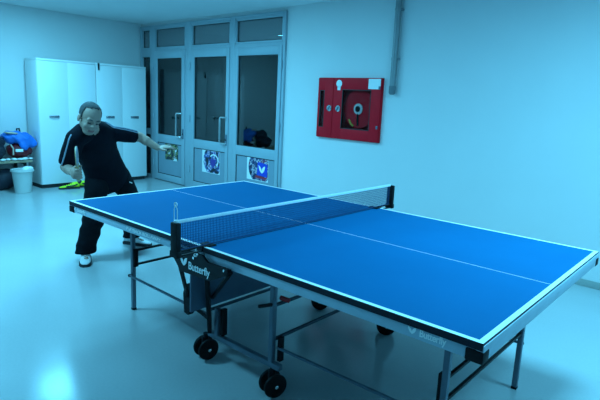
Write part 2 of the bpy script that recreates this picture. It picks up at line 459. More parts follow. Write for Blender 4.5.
# ------------------------------------------------------------------ conduit and fire cabinet
p = W(-1.115, 0, 1.57)
t = thing('conduit', 'grey vertical pipe running from the ceiling down the wall beside the red cabinet', 'pipe', p, ANG)
k = MB(); k.lathe([(.032, .03), (.032, H-1.57-.001)], (0, -.045, 0), n=20); k.obj('tube', M['pipe'], t)
k = MB(); k.lathe([(.02, -.002), (.034, .008), (.037, .02), (.037, .085), (.033, .09)], (0, -.045, 0), n=20); k.obj('end_cap', mat('conduit cap', (.16, .18, .2), .4), t)
for z in (.36, .86):
    k = MB(); k.span((-.045, -.045, z), (.045, 0, z+.02), .003); k.lathe([(.0355, z), (.0355, z+.02)], (0, -.045, 0), n=20); k.obj('clamp', M['pipe'], t)

t = thing('fire_hose_cabinet', 'red metal fire hose cabinet with a window, set in the pale wall', 'cabinet', W((CS0+CS1)/2, 0, CZ0), ANG)
cw, ch = CS1-CS0, CZ1-CZ0; fp = -.035      # front plane
k = MB(); x0, x1 = -cw/2, cw/2; e = .012
k.span((x0+.012, .0, .012), (x0+.022, .17, ch-.012)); k.span((x1-.022, 0, .012), (x1-.012, .17, ch-.012))
k.span((x0+.012, 0, .012), (x1-.012, .17, .022)); k.span((x0+.012, 0, ch-.022), (x1-.012, .17, ch-.012)); k.span((x0+.012, .16, .012), (x1-.012, .17, ch-.012))
k.span((x0+.236, 0, .012), (x0+.242, .17, ch-.012))
for a, c in (((x0, 0), (x0+e, ch)), ((x1-e, 0), (x1, ch)), ((x0, 0), (x1, e)), ((x0, ch-e), (x1, ch))):
    k.span((a[0], fp+.004, a[1]), (c[0], 0, c[1]), .002)
k.obj('body', M['red'], t)
def cab_door(a, c, wx0, wx1, wz0, wz1, name):
    k = MB()
    k.span((a, fp-.012, .006), (wx0, fp+.008, ch-.006), .002); k.span((wx1, fp-.012, .006), (c, fp+.008, ch-.006), .002)
    k.span((wx0-.002, fp-.0115, .006), (wx1+.002, fp+.008, wz0), .002); k.span((wx0-.002, fp-.0115, wz1), (wx1+.002, fp+.008, ch-.006), .002)
    d = k.obj(name, M['red'], t)
    g = MB(); w = .008
    g.span((wx0, fp-.014, wz0), (wx0+w, fp+.006, wz1)); g.span((wx1-w, fp-.014, wz0), (wx1, fp+.006, wz1))
    g.span((wx0, fp-.014, wz0), (wx1, fp+.006, wz0+w)); g.span((wx0, fp-.014, wz1-w), (wx1, fp+.006, wz1)); g.obj('gasket', M['rubber'], d)
    g = MB(); g.span((wx0+.002, fp-.006, wz0+.002), (wx1-.002, fp-.002, wz1-.002)); g.obj('window_pane', M['cabglass'], d)
    return d
dl = cab_door(x0+.003, x0+.237, x0+.034, x0+.106, .125, .560, 'narrow_door')
dr = cab_door(x0+.243, x1-.003, x0+.376, x0+.785, .125, .575, 'wide_door')
dl['label'] = 'narrow left door with a slim dark window'; dr['label'] = 'wide right door with a large window'
RX = Matrix.Rotation(PI/2, 3, 'X')
for d, lx in ((dl, x0+.192), (dr, x0+.326)):
    g = MB(); g.lathe([(.037, 0), (.037, .010), (.030, .016)], (lx, fp-.012, .353), R=RX, n=24); lk = g.obj('latch', M['chrome'], d)
    g = MB(); g.box((lx, fp-.030, .353), (.014, .01, .052), Matrix.Rotation(.5, 3, 'Y'), .002); g.obj('grip', M['steel'], lk)
g = MB(); g.lathe([(.042, 0), (.042, .0015)], (x0+.322, fp-.0118, .640), R=RX, n=28); g.span((x0+.299, fp-.0133, .565), (x0+.345, fp-.0118, .61)); s_ = g.obj('sticker', M['paper'], dr); s_['label'] = 'round white sticker'
g = MB(); g.span((x0+.742, fp-.0135, .585), (x0+.905, fp-.012, .697)); s_ = g.obj('sticker', M['paper'], dr); s_['label'] = 'rectangular white notice'
for z in (.17, .60):
    g = MB(); g.box((x1-.022, fp-.016, z), (.022, .012, .035), None, .003); g.obj('hinge', M['steel'], dr)
# hose reel inside, seen through the window
t = thing('hose_reel', 'round hose reel behind the window of the red cabinet', 'hose reel', W(-1.585, .0, CZ0+.36), ANG)
g = MB(); g.lathe([(.215, 0), (.222, .006), (.215, .012), (.06, .014), (.05, .012)], (0, .02, 0), R=Matrix.Rotation(PI/2, 3, 'X'), n=40); g.obj('flange', M['hose'], t)
g = MB(); g.lathe([(.062, 0), (.062, .018), (.05, .022)], (0, .012, -.0), R=Matrix.Rotation(PI/2, 3, 'X'), n=28); hb = g.obj('hub', M['paper'], t)
g = MB(); g.lathe([(.034, 0), (.034, .026), (.028, .03)], (0, .012, 0), R=Matrix.Rotation(PI/2, 3, 'X'), n=24); g.obj('hub_cap', M['black'], hb)
g = MB(); g.lathe([(.13, -.13), (.13, -.01)], (0, .02, 0), R=Matrix.Rotation(PI/2, 3, 'X'), n=30); g.lathe([(.21, -.135), (.21, -.128)], (0, .02, 0), R=Matrix.Rotation(PI/2, 3, 'X'), n=36); g.obj('drum', M['hose'], t)
g = MB(); g.tube([(0, .004, -.04), (-.005, .002, -.09), (0, .004, -.19)], .013, 10); g.obj('valve_lever', M['black'], t)
g = MB(); g.tube([(-.13, .008, -.125), (-.10, .006, -.17), (-.06, .004, -.20)], [.010, .014, .010], 10); g.obj('nozzle', M['hosepipe'], t)

# ------------------------------------------------------------------ lockers
def locker():
    t = thing('metal_cabinet', 'tall white metal cabinet with a white side, on the left beside the bench', 'cabinet', (-5.895, 1.362, 0), 0, 'tall white metal cabinets')
    w, dpt, h = .875, .40, 1.88
    k = MB(); k.span((-dpt, -w/2, .06), (-.022, w/2, h-.03), .003); k.span((-dpt, -w/2, h-.03), (-.002, w/2, h), .004); k.obj('body', M['locker'], t)
    k = MB(); k.span((-dpt+.02, -w/2+.015, .0), (-.05, w/2-.015, .06)); k.obj('plinth', M['lockerdark'], t)
    for sgn in (-1, 1):
        a, c = (-w/2+.004, -.0006) if sgn < 0 else (.0006, w/2-.004)
        k = MB(); k.span((-.021, a, .062), (0, c, h-.034), .0012); d = k.obj('door', M['locker'], t)
        m_ = (a+c)/2
        g = MB(); g.span((-.002, m_-.075, 1.035), (.006, m_+.075, 1.075), .003); hd = g.obj('handle', M['chrome'], d)
        g = MB(); g.tube([(.004, m_-.06, 1.055), (.022, m_-.05, 1.055), (.026, m_, 1.055), (.022, m_+.05, 1.055), (.004, m_+.06, 1.055)], .007, 8); g.obj('grip', M['steel'], hd)
    return t
L1 = locker()
L2 = copy_tree(L1); L2.location = (-5.895, 2.243, 0)
L2['label'] = 'tall white metal cabinet on the right, next to the glazed doors'
t = MB(); t.span((-.006, -.014, -.045), (.004, .014, .04), .004); t.span((-.06, -.010, .034), (.004, .010, .042), .003); t.lathe([(.012, -.006), (.012, .006)], (0, 0, -.055), axis='x', n=14)
o = t.obj('padlock', M['black'], None, (-5.888, 1.85, 1.838)); tag(o, 'small black padlock hanging at the top of the right white cabinet', 'padlock')

# ------------------------------------------------------------------ bench, bin and belongings
t = thing('bench', 'wooden bench with dark legs along the left wall beside the cabinets', 'bench', (-6.14, -.05, 0))
k = MB()
for x in (-.145, 0, .145): k.span((x-.068, -.9, .40), (x+.068, .87, .432), .005)
k.obj('seat', M['wood'], t)
for y in (-.82, .78):
    for x in (-.17, .17):
        k = MB(); k.span((x-.018, y-.018, 0), (x+.018, y+.018, .40), .003); k.obj('leg', M['blackmetal'], t)
    k = MB(); k.span((-.17, y-.012, .10), (.17, y+.012, .13)); k.obj('stretcher', M['blackmetal'], t)
    k = MB(); k.span((-.19, y-.015, .37), (.19, y+.015, .40)); k.obj('seat_bearer', M['blackmetal'], t)

t = thing('waste_bin', 'pale plastic waste bin standing in front of the bench end', 'bin', (-5.78, .615, 0))
n = 36; prof = [(.100, 0), (.104, .004), (.134, .305), (.146, .308), (.146, .33), (.137, .333), (.130, .31), (.098, .012), (.02, .01)]
k = MB(); k.lathe(prof, n=n); k.obj('body', M['bin'], t)
k = MB(); k.lathe([(.144, .298), (.151, .302), (.151, .318), (.144, .322)], n=n); k.obj('rim', M['bin'], t)

def cloth(name, label, cat, loc, pts, m, seed, group=None, voxel=.016, extra=None, disp=.03):
    """soft heap: fused ellipsoids, roughened"""
    k = MB()
    for c, r in pts: k.ell(c, r, Matrix.Rotation(random.uniform(-.3, .3), 3, 'X'), 16, 10)
    me = k.mesh(name, m)
    o = bpy.data.objects.new(name, me); COL.objects.link(o)
    o.location = loc
    fuse(o, voxel, 4)
    rnd = random.Random(seed)
    ph = [rnd.uniform(0, 6) for _ in range(6)]
    for v in o.data.vertices:
        c = v.co; w = math.sin(c.x*31+ph[0]+c.z*13) * math.sin(c.y*27+ph[1]) + .6*math.sin(c.y*55+c.z*40+ph[2])
        nn = v.normal; v.co = c + nn*w*disp*.35
    return tag(o, label, cat, group)
def fuse(o, voxel, smooth=3, fac=.5):
    md = o.modifiers.new('r', 'REMESH'); md.mode = 'VOXEL'; md.voxel_size = voxel; md.use_smooth_shade = True
    if smooth:
        s = o.modifiers.new('s', 'SMOOTH'); s.iterations = smooth; s.factor = fac
    bpy.context.view_layer.update()
    dg = bpy.context.evaluated_depsgraph_get()
    me = bpy.data.meshes.new_from_object(o.evaluated_get(dg))
    mats = [m for m in o.data.materials]
    old = o.data; o.modifiers.clear(); o.data = me
    me.materials.clear()
    for m in mats: me.materials.append(m)
    for p_ in me.polygons: p_.use_smooth = True; p_.material_index = 0
    bpy.data.meshes.remove(old)
    return o
bz = .435
bag = cloth('sports_bag', 'maroon sports bag with a white tag, on the bench under the blue jacket', 'bag', (-6.10, .705, bz),
            [((0, -.06, .13), (.14, .11, .10)), ((0, .08, .13), (.14, .10, .09)), ((.02, .0, .125), (.14, .16, .10))], M['redcloth'], 3)
k = MB(); k.span((.137, -.10, .12), (.165, .0, .16), .004); g_ = k.obj('tag_label', M['paper'], bag)
k = MB(); k.tube([(.1, -.14, .22), (.160, -.13, .17), (.160, -.135, .08)], .010, 8); k.obj('strap', M['tancloth'], bag)
jk = cloth('jacket', 'bright blue jacket draped over the maroon bag on the bench', 'jacket', (-6.10, .685, bz),
           [((.0, -.07, .31), (.15, .14, .085)), ((.02, .05, .30), (.16, .16, .085)), ((.09, .11, .25), (.08, .11, .08)), ((.145, .06, .22), (.035, .08, .08)), ((.10, .18, .22), (.06, .05, .05)), ((.02, .0, .34), (.12, .13, .06))], M['bluecloth'], 5)
k = MB(); k.ell((.09, -.10, .385), (.05, .10, .016), Matrix.Rotation(-.12, 3, 'X')); k.obj('lining', M['tancloth'], jk)
k = MB(); k.tube([(0, .0, .36), (.0, .01, .44), (.02, .03, .445), (.03, .04, .37)], .012, 8); k.obj('hood_cord', M['darkcloth'], jk)
cloth('coat', 'dark coat heaped on the bench at the left edge, beside the blue jacket', 'coat', (-6.06, .32, bz+.005),
      [((0, -.05, .13), (.15, .20, .12)), ((.0, .03, .26), (.13, .16, .11)), ((.03, .06, .13), (.12, .12, .12))], M['darkcloth'], 9)
k = MB()
for i in range(7):
    k.ell((.0+.02*math.sin(i*2), -.20+i*.075, .019), (.030, .045, .017+.005*math.sin(i*3)), Matrix.Rotation(i*.7, 3, 'Z'), 12, 8)
o = k.obj('towel', M['paper'], None, (-5.955, .56, .434)); tag(o, 'crumpled white towel along the front edge of the bench', 'towel')
k = MB(); k.ell((0, 0, .04), (.05, .06, .04), Matrix.Rotation(.4, 3, 'X'), 9, 6); k.ell((.01, .05, .05), (.03, .05, .03), None, 8, 6)
o = k.obj('crumpled_paper', M['paper'], None, (-5.80, .67, .285)); tag(o, 'crumpled white paper sticking out of the pale waste bin', 'paper')

cloth('dark_heap', 'dark rounded shape on the floor under the bench, behind the pale waste bin', 'bag', (-6.12, .36, .0),  # dark rounded mass filling the space under the bench
      [((0, -.12, .155), (.15, .16, .15)), ((0, .14, .155), (.15, .18, .15)), ((.0, .0, .15), (.15, .25, .145))], M['darkcloth'], 12, disp=.012)

# ------------------------------------------------------------------ shoes (made once: player wears a white pair, a neon pair lies by the cabinets)
def shoe_mesh_bits(L=.29):
    """toe along +x, centred on the ankle axis, sole on z=0"""
    up = []
    st = [(-.085, .020, .030, .095), (-.07, .034, .040, .10), (-.03, .040, .044, .105), (.02, .042, .046, .09), (.06, .045, .048, .068), (.11, .048, .05, .052), (.155, .045, .046, .043), (.19, .030, .032, .034), (.2, .012, .014, .026)]
    for x, w, w2, h in st:
        ring = []
        for k in range(16):
            a = 2*PI*k/16; c, s = math.cos(a), math.sin(a)
            ring.append(Vector((x, w*c*(1 if s < 0 else .92), .02 + (h-.02)*(.5+.5*s))))
        up.append(ring)
    so = [(-.09, .022), (-.075, .038), (-.03, .043), (.03, .042), (.09, .05), (.15, .05), (.19, .036), (.207, .014)]
    poly = [(x, w) for x, w in so] + [(x, -w) for x, w in so[::-1]]
    return up, poly
def make_shoe(root_parent, name, upm, som, lacem, loc, rotz, neon=False, pitch=0.):
    up, poly = shoe_mesh_bits()
    b = MB(); b.rings(up)
    o = b.obj(name, upm, root_parent, loc, 60); o.rotation_euler = (0, pitch, rotz)
    b = MB(); b.rings([[Vector((x, y, 0)) for x, y in poly], [Vector((x, y, .022)) for x, y in poly]]); b.obj('sole', som, o)
    b = MB()
    for i in range(4):
        x = .035+.024*i; z = .086-.0098*i*1.1
        b.tube([(x, -.026, z-.012), (x, 0, z+.004), (x, .026, z-.012)], .004, 6)
    b.obj('laces', lacem, o)
    if neon:
        b = MB()
        for sgn in (-1, 1):
            b.tube([(-.05, sgn*.040, .07), (.0, sgn*.045, .05), (.06, sgn*.048, .045), (.11, sgn*.046, .038)], .010, 8)
        b.ell((-.07, 0, .08), (.02, .03, .03)); b.obj('dark_stripe', M['sole'], o)
    return o
o = make_shoe(None, 'sports_shoe', M['neon'], M['sole'], M['black'], (-5.70, 1.30, 0), -1.75, True); tag(o, 'neon green and black sports shoe on the floor, left one, with its dark side showing', 'shoe', 'neon shoes by the cabinets')
o.rotation_euler = (0, 0, -1.8)
o2 = make_shoe(None, 'sports_shoe', M['neon'], M['sole'], M['black'], (-5.72, 1.50, 0), -1.4, True); tag(o2, 'neon green sports shoe on the floor, right one, just beside the player\'s leg', 'shoe', 'neon shoes by the cabinets')
o2.rotation_euler = (0, 0, 1.2)

# ------------------------------------------------------------------ the table
HX, HY, TZ = 1.37, .7625, .76
T = thing('table_tennis_table', 'blue table tennis table with white lines on a wheeled steel frame', 'table', (0, 0, 0))
def tabletop(sx):
    b = MB(); bm = b.bm
    xs = [.004, HX-.02, HX]; ys = [-HY, -HY+.02, -.0016, .0016, HY-.02, HY]
    grid = [[bm.verts.new((sx*x, y, TZ)) for y in ys] for x in xs]
    for i in range(len(xs)-1):
        for j in range(len(ys)-1):
            f = bm.faces.new((grid[i][j], grid[i+1][j], grid[i+1][j+1], grid[i][j+1]))
            f.material_index = 1 if (i == 1 or j in (0, 2, 4)) else 0
    b.mi = 2; zb = TZ-.026
    bot = [[bm.verts.new((sx*x, y, zb)) for y in (ys[0], ys[-1])] for x in (xs[0], xs[-1])]
    lo = bm.faces.new((bot[0][0], bot[1][0], bot[1][1], bot[0][1])); lo.material_index = 2
    def side(top, b0, b1):
        f = bm.faces.new(top + [b1, b0]); f.material_index = 2
    side([grid[i][0] for i in range(3)], bot[0][0], bot[1][0]); side([grid[i][-1] for i in range(3)], bot[0][1], bot[1][1])
    side(grid[0][:], bot[0][0], bot[0][1]); side(grid[-1][:], bot[1][0], bot[1][1])
    o = b.obj('tabletop', [M['blue'], M['line'], M['edge']], T)
    return o
for sx in (-1, 1):
    tabletop(sx)
    ZA0, ZA1 = .692, TZ-.026
    for sy in (-1, 1):
        k = MB(); k.span((sx*.012, sy*(HY-.006), ZA0), (sx*(HX-.004), sy*(HY-.028), ZA1), .003); ap = k.obj('side_apron', M['apron'], T)
        if sy < 0 and sx > 0:
            lettering('Butterfly', .036, (1.153, -HY+.0050, .7075), .096, ap, M['letter'], bold=.0008)
            butterfly_mark((1.108, -HY+.0050, .7075), .026, ap, M['letter'])
        if sy < 0 and sx < 0:
            lettering('PLAYBACK ROLLAWAY', .027, (-.69, -HY+.0050, .7045), .335, ap, M['letter'], bold=.0003)
            lettering('Butterfly', .034, (-1.275, -HY+.0050, .7045), .105, ap, M['letter'], bold=.0006)
            butterfly_mark((-1.328, -HY+.0050, .7055), .026, ap, M['letter'])
        if sy > 0 and sx < 0:
            lettering('Butterfly', .034, (-1.165, HY-.0050, .7045), .105, ap, M['letter'], flip=-1, bold=.0006)
    k = MB(); k.span((sx*(HX+.003), -HY+.004, ZA0), (sx*(HX-.022), HY-.004, TZ-.010), .002); k.obj('end_apron', M['apron'], T)
    k = MB(); k.span((sx*.014, -HY+.03, ZA0+.012), (sx*.034, HY-.03, ZA1), .003); k.obj('centre_apron', M['apron'], T)
    for sy in (-1, 1):
        k = MB(); k.span((sx*(HX+.006), sy*(HY+.001), .688), (sx*(HX-.055), sy*(HY-.05), TZ-.030), .006); k.obj('corner_block', M['black'], T)
        # folding end legs
        k = MB(); k.span((sx*1.120, sy*.440, .008), (sx*1.146, sy*.466, .70), .003); lg = k.obj('leg', M['steel'], T)
        k = MB(); k.span((sx*1.119, sy*.439, 0), (sx*1.147, sy*.467, .014), .002); k.obj('foot_cap', M['black'], lg)
        k = MB(); k.span((sx*1.103, sy*.430, .31), (sx*1.1205, sy*.46, .435), .003); k.obj('leg_bracket', M['black'], lg)
        # long rods from the legs to the carriage
        k = MB(); k.tube([(sx*1.135, sy*.480, .250), (sx*.27, sy*.500, .250)], .0085, 8); k.obj('link_rod', M['steel'], T)
        k = MB(); k.lathe([(.010, -.008), (.010, .008)], (sx*1.133, sy*.480, .25), axis='y', n=14); k.obj('rod_bolt', M['black'], T)
    for z in (.42, .32):
        k = MB(); k.bar((sx*1.132, -.437, z), (sx*1.132, .437, z), .015, .015, .003); k.obj('leg_crossbar', M['blackmetal'], T)
    # carriage posts and crossbars under each half
    for z in (.47, .29):
        k = MB(); k.bar((sx*.25, -.505, z), (sx*.25, .505, z), .014, .016, .003); k.obj('carriage_crossbar', M['steeldark'], T)
for sy in (-1, 1):
    y = sy*.52
    k = MB(); k.bar((-.235, y, .163), (.315, y, .163), .030, .030, .004); k.obj('wheel_beam', M['steel'], T)
    k = MB(); k.bar((.25, y, .17), (.25, y, .705), .028, .028, .004); k.obj('post', M['steel'], T)
    k = MB(); k.bar((.283, y+sy*-.03, .18), (.283, y+sy*-.03, .31), .03, .022, .004); k.obj('post_block', M['black'], T)
    k = MB(); k.bar((-.165, y, .17), (-.165, y, .33), .030, .030, .004); k.obj('stub_post', M['steel'], T)
    k = MB(); k.bar((-.128, y+sy*-.01, .18), (-.128, y+sy*-.01, .335), .034, .026, .005); k.obj('post_block', M['black'], T)
    # black lift arm and hinge plate of the far half
    k = MB(); k.bar((-.035, sy*.705, .600), (-.222, sy*.53, .185), .022, .050, .004); k.obj('lift_arm', M['black'], T)
    k = MB(); k.prism([(-.43, .40), (-.375, .42), (-.34, .36), (-.36, .30), (-.41, .215), (-.445, .225), (-.455, .34)], y-.02, y+.02); k.obj('hinge_plate', M['black'], T)
    k = MB(); k.tube([(-.38, y, .27), (-.24, y, .24)], .010, 8); k.obj('hinge_rod', M['blackmetal'], T)
    # net bracket plate with lettering, struts
    yp = sy*.775
    k = MB(); k.prism([(-.235, .725), (.02, .725), (.06, .700), (.215, .705), (.222, .688), (.205, .674), (.075, .612), (-.150, .606), (-.205, .66)], yp-.006, yp+.006); pl = k.obj('bracket_plate', M['blackmetal'], T)
    if sy < 0:
        lettering('Butterfly', .055, (-.084, yp-.0072, .634), .162, pl, M['letter'], bold=.0006)
        butterfly_mark((-.152, yp-.0068, .642), .046, pl, M['letter'])
    else:
        lettering('Butterfly', .066, (.065, yp+.0068, .633), .185, pl, M['letter'], flip=-1, bold=.0016)
        butterfly_mark((.143, yp+.0068, .640), .050, pl, M['letter'], flip=-1)
    k = MB(); k.lathe([(.010, 0), (.018, .004), (.018, .014), (.012, .02)], (.212, yp-.006 if sy < 0 else yp+.006, .690), R=Matrix.Rotation(PI/2*(1 if sy < 0 else -1), 3, 'X'), n=16); k.obj('pivot_knob', M['black'], pl)
    for bx, bz_ in ((.185, .692), (-.04, .700)):
        k = MB(); k.lathe([(.007, 0), (.007, .006)], (bx, yp-.006 if sy < 0 else yp+.006, bz_), R=Matrix.Rotation(PI/2*(1 if sy < 0 else -1), 3, 'X'), n=12); k.obj('bolt', M['chrome'], pl)
    k = MB(); k.bar((-.195, yp+sy*-.012, .665), (-.41, sy*.54, .33), .022, .012, .003); k.obj('strut', M['blackmetal'], T)
    k = MB(); k.bar((.205, yp+sy*-.012, .685), (-.215, sy*.54, .355), .022, .012, .003); k.obj('strut', M['blackmetal'], T)
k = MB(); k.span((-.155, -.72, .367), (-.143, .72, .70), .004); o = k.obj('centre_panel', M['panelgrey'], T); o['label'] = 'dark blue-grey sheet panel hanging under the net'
# release lever under the near half
k = MB(); k.bar((.25, -.62, .495), (.25, -.50, .475), .016, .016, .003); k.obj('lever_arm', M['blackmetal'], T)
k = MB(); k.bar((.255, -.480, .505), (.285, -.44, .485), .018, .022, .004); o = k.obj('release_lever', M['redlever'], T)
# casters: swivelled twin wheels
def caster(x, y, ang):
    d = Vector((math.cos(ang), math.sin(ang), 0)); R = Matrix.Rotation(ang, 3, 'Z') @ Matrix.Rotation(PI/2, 3, 'Y')
    k = MB(); k.lathe([(.016, .10), (.016, .150)], (x, y, 0), n=14); k.box((x, y, .112), (.022, .05, .05), Matrix.Rotation(ang, 3, 'Z'), .004); k.lathe([(.006, -.03), (.006, .03)], (x, y, .062), R=R, n=10)
    c = k.obj('caster', M['blackmetal'], T)
    for s in (-1, 1):
        h0 = s*.031
        k = MB(); k.lathe([(.014, h0-.013), (.050, h0-.013), (.060, h0-.007), (.062, h0), (.060, h0+.007), (.050, h0+.013), (.014, h0+.013)], (x, y, .062), R=R, n=32); w = k.obj('wheel', M['wheel'], c)
        k = MB(); k.lathe([(.0095, h0+s*.012), (.0095, h0+s*.017), (.006, h0+s*.019)], (x, y, .062), R=R, n=14); k.obj('hub_bolt', M['chrome'], w)
caster(-.265, -.52, math.radians(-11)); caster(.265, -.52, math.radians(-19))
caster(-.27, .52, math.radians(-60)); caster(.28, .52, math.radians(-55))

# ------------------------------------------------------------------ the net
N = thing('table_net', 'dark table tennis net with a pale top tape, clamped across the blue table', 'net', (0, 0, TZ))
k = MB(); yw = .905; z0, z1 = .010, .142
n = 200
for i in range(n+1):
    y = -yw + 2*yw*i/n; k.span((-.0008, y-.0008, z0), (.0008, y+.0008, z1))
for j in range(12):
    z = z0 + (z1-z0)*j/11; k.span((-.0007, -yw, z-.0007), (.0007, yw, z+.0007))
k.obj('netting', M['net'], N)
k = MB(); k.span((-.003, -yw, .136), (.003, yw, .151), .001); k.obj('top_tape', M['tape'], N)
k = MB(); k.tube([(0, -yw, .008), (0, yw, .008)], .003, 6); k.obj('bottom_cord', M['net'], N)
for sy in (-1, 1):
    y = sy*.915
    k = MB(); k.span((-.026, y-.012, -.012), (.026, y+.012, .142), .006); k.span((-.030, y-.014, -.022), (.030, y+.014, .010), .005); po = k.obj('post', M['black'], N)
    k = MB(); k.span((-.011, sy*.735, .0005), (.011, y, .008), .002); k.span((-.008, sy*.768, -.022), (.008, y, -.016), .002); k.span((-.04, sy*.70, .0005), (.03, sy*.745, .007), .002); k.obj('clamp', M['black'], po)
    k = MB(); k.lathe([(.005, -.03), (.005, .0)], (0, sy*.80, 0), n=10); k.lathe([(.010, -.040), (.012, -.037), (.012, -.030), (.010, -.027)], (0, sy*.80, 0), n=16); k.obj('clamp_screw', M['chrome'], po)
    if sy < 0:
        k = MB()
        k.tube([(-.012, y, .14), (-.012, y, .20), (-.008, y, .212), (0, y, .215), (.008, y, .212), (.012, y, .20), (.012, y, .14)], .0018, 8)
        k.lathe([(.010, .142), (.012, .146), (.012, .152), (.006, .156)], (.006, y, 0), n=14)
        k.tube([Vector((.009*math.cos(a), y, .224+.009*math.sin(a))) for a in [2*PI*i/12 for i in range(13)]], .003, 6)
        tr = k.obj('tension_rod', M['clear'], po); tr['label'] = 'pale wire loop on top of the near post'

# ------------------------------------------------------------------ the player
PB = Vector((-2.40, .10, 0))
P = thing('person', 'man in dark shirt and black trousers leaning at the far table end, racket in hand', 'person', PB)
def pobj(k, name, m, parent=P, voxel=None, smooth=3, sharp=60):
    o = k.obj(name, m, None, None, sharp)
    if voxel: fuse(o, voxel, smooth)
    o.parent = parent
    if parent is P: o.location = -PB
    return o
V = Vector
def chain(k, pts, rad, n=16):
    for i in range(len(pts)-1): k.cap(pts[i], pts[i+1], rad[i], rad[i+1], n)
def oval(k, secs, n=28):
    """secs: (centre, half width, half depth, lateral dir, spine dir)"""
    out = []
    for c, a, d, lat, up in secs:
        lat = V(lat).normalized(); up = V(up).normalized(); fw = lat.cross(up).normalized()*-1; lat = fw.cross(up)
        out.append([V(c) + lat*a*math.cos(2*PI*i/n)*1. + fw*d*math.sin(2*PI*i/n) for i in range(n)])
    k.rings(out)

hipc = V((-2.47, .10, .70)); neck = V((-2.15, -.215, 1.165))
RSH, REL, RWR = V((-2.13, -.345, 1.085)), V((-2.24, -.380, .850)), V((-2.04, -.410, .825))
LSH, LEL, LWR = V((-2.23, -.010, 1.118)), V((-2.20, .272, 1.078)), V((-2.09, .378, .992))
RHIP, RKN, RAN = V((-2.45, -.008, .70)), V((-2.23, -.165, .395)), V((-2.36, -.185, .085))
LHIP, LKN, LAN = V((-2.49, .222, .70)), V((-2.36, .315, .405)), V((-2.56, .385, .085))
lat_h = V((-.05, 1, 0)); lat_s = (LSH-RSH)
sp = (neck-hipc)
def torso_secs(g=0.):
    f = lambda t: hipc.lerp(neck, t)
    L = lambda t: lat_h.lerp(lat_s.normalized(), t)
    bk = V((-.03, 0, .02))
    return [(f(-.10), .150+g, .115+g, L(0), sp), (f(.05), .172+g, .125+g, L(.1), sp), (f(.25)+bk*.5, .160+g, .118+g, L(.3), sp),
            (f(.45)+bk, .160+g, .118+g, L(.5), sp), (f(.65)+bk, .178+g, .122+g, L(.8), sp), (f(.80)+bk*.8, .180+g, .110+g, L(1), sp),
            (f(.90)+bk*.4, .135+g, .085+g, L(1), sp), (f(.985), .075+g, .065+g, L(1), sp)]

# head frame
HC = V((-2.03, -.272, 1.252))
fwd = V((.86, -.12, -.42)).normalized(); upv = V((.42, .10, .90)); upv = (upv - fwd*upv.dot(fwd)).normalized(); latv = upv.cross(fwd)
HR = Matrix((latv, fwd, upv)).transposed()
hp = lambda l, f, u: HC + HR @ V((l, f, u))

def hand_open(k, w, d, up, side):
    """relaxed open hand: w wrist, d pointing dir, up back-of-hand normal, side = +1 thumb towards d x up"""
    d = V(d).normalized(); up = V(up); up = (up - d*up.dot(d)).normalized(); s = d.cross(up)*side
    pc = w + d*.05
    R = Matrix((d, s, up)).transposed()
    k.ell(pc, (.052, .041, .016), R, 16, 10)
    for i, (o_, L) in enumerate(((.030, .072), (.010, .080), (-.010, .074), (-.028, .058))):
        a = w + d*(.082 - .004*abs(i-1)) + s*o_; dd = (d + s*o_*2.5).normalized()
        b_ = a + dd*L*.45 - up*.006*i*.4; c = b_ + (dd*.9 - up*.45).normalized()*L*.32; e = c + (dd*.6 - up*.8).normalized()*L*.25
        chain(k, [a - d*.03, a, b_, c, e], [.0095, .0092, .0086, .0078, .0066], 10)
    a = w + d*.025 + s*.028; b_ = a + (d*.6 + s*.8).normalized()*.034 - up*.006; c = b_ + (d*.9 + s*.35).normalized()*.028
    chain(k, [w + d*.012 + s*.012, a, b_, c], [.014, .0125, .0105, .0085], 10)
def hand_grip(k, w, ax, c, r, d):
    """hand closed round a handle of axis ax through c; d = wrist to knuckles"""
    ax = V(ax).normalized(); d = V(d).normalized(); d = (d - ax*d.dot(ax)).normalized(); n_ = d.cross(ax)
    pc = c - d*.010 + n_*(r+.016)
    k.ell((w+pc)/2 + n_*.002, (.045, .036, .020), Matrix((d, ax, n_)).transposed(), 16, 10)
    k.ell(pc, (.036, .040, .018), Matrix((d, ax, n_)).transposed(), 16, 10)
    for i, o_ in enumerate((.034, .012, -.010, -.031)):
        rr = r + .0095; base = c + ax*o_; pts = []
        for a in (95, 50, 5, -45, -95, -140)[:6 - (1 if i in (0, 3) else 0)]:
            t = math.radians(a); pts.append(base + d*rr*math.cos(t)*1.15 + n_*rr*math.sin(t))
        chain(k, pts, [.0105, .0102, .0098, .009, .0082, .0074][:len(pts)], 10)
    t0 = pc + ax*.03 - d*.02
    chain(k, [t0, c + ax*.048 - d*(r+.012) + n_*.006, c + ax*.056 - d*(r+.004) - n_*.012, c + ax*.058 + d*.006 - n_*(r+.010)], [.014, .0125, .0105, .009], 10)

# racket, held upright in the right hand
RC = V((-1.955, -.418, .835)); rax = V((.03, -.06, 1)).normalized()
vd = (V((1.9, -2.27, 1.47)) - RC); vd.z = 0; vd.normalize()      # the blade is nearly edge-on from here
rn = V((.53, .85, 0)); rn = (rn - rax*rn.dot(rax)).normalized(); rw = rax.cross(rn)

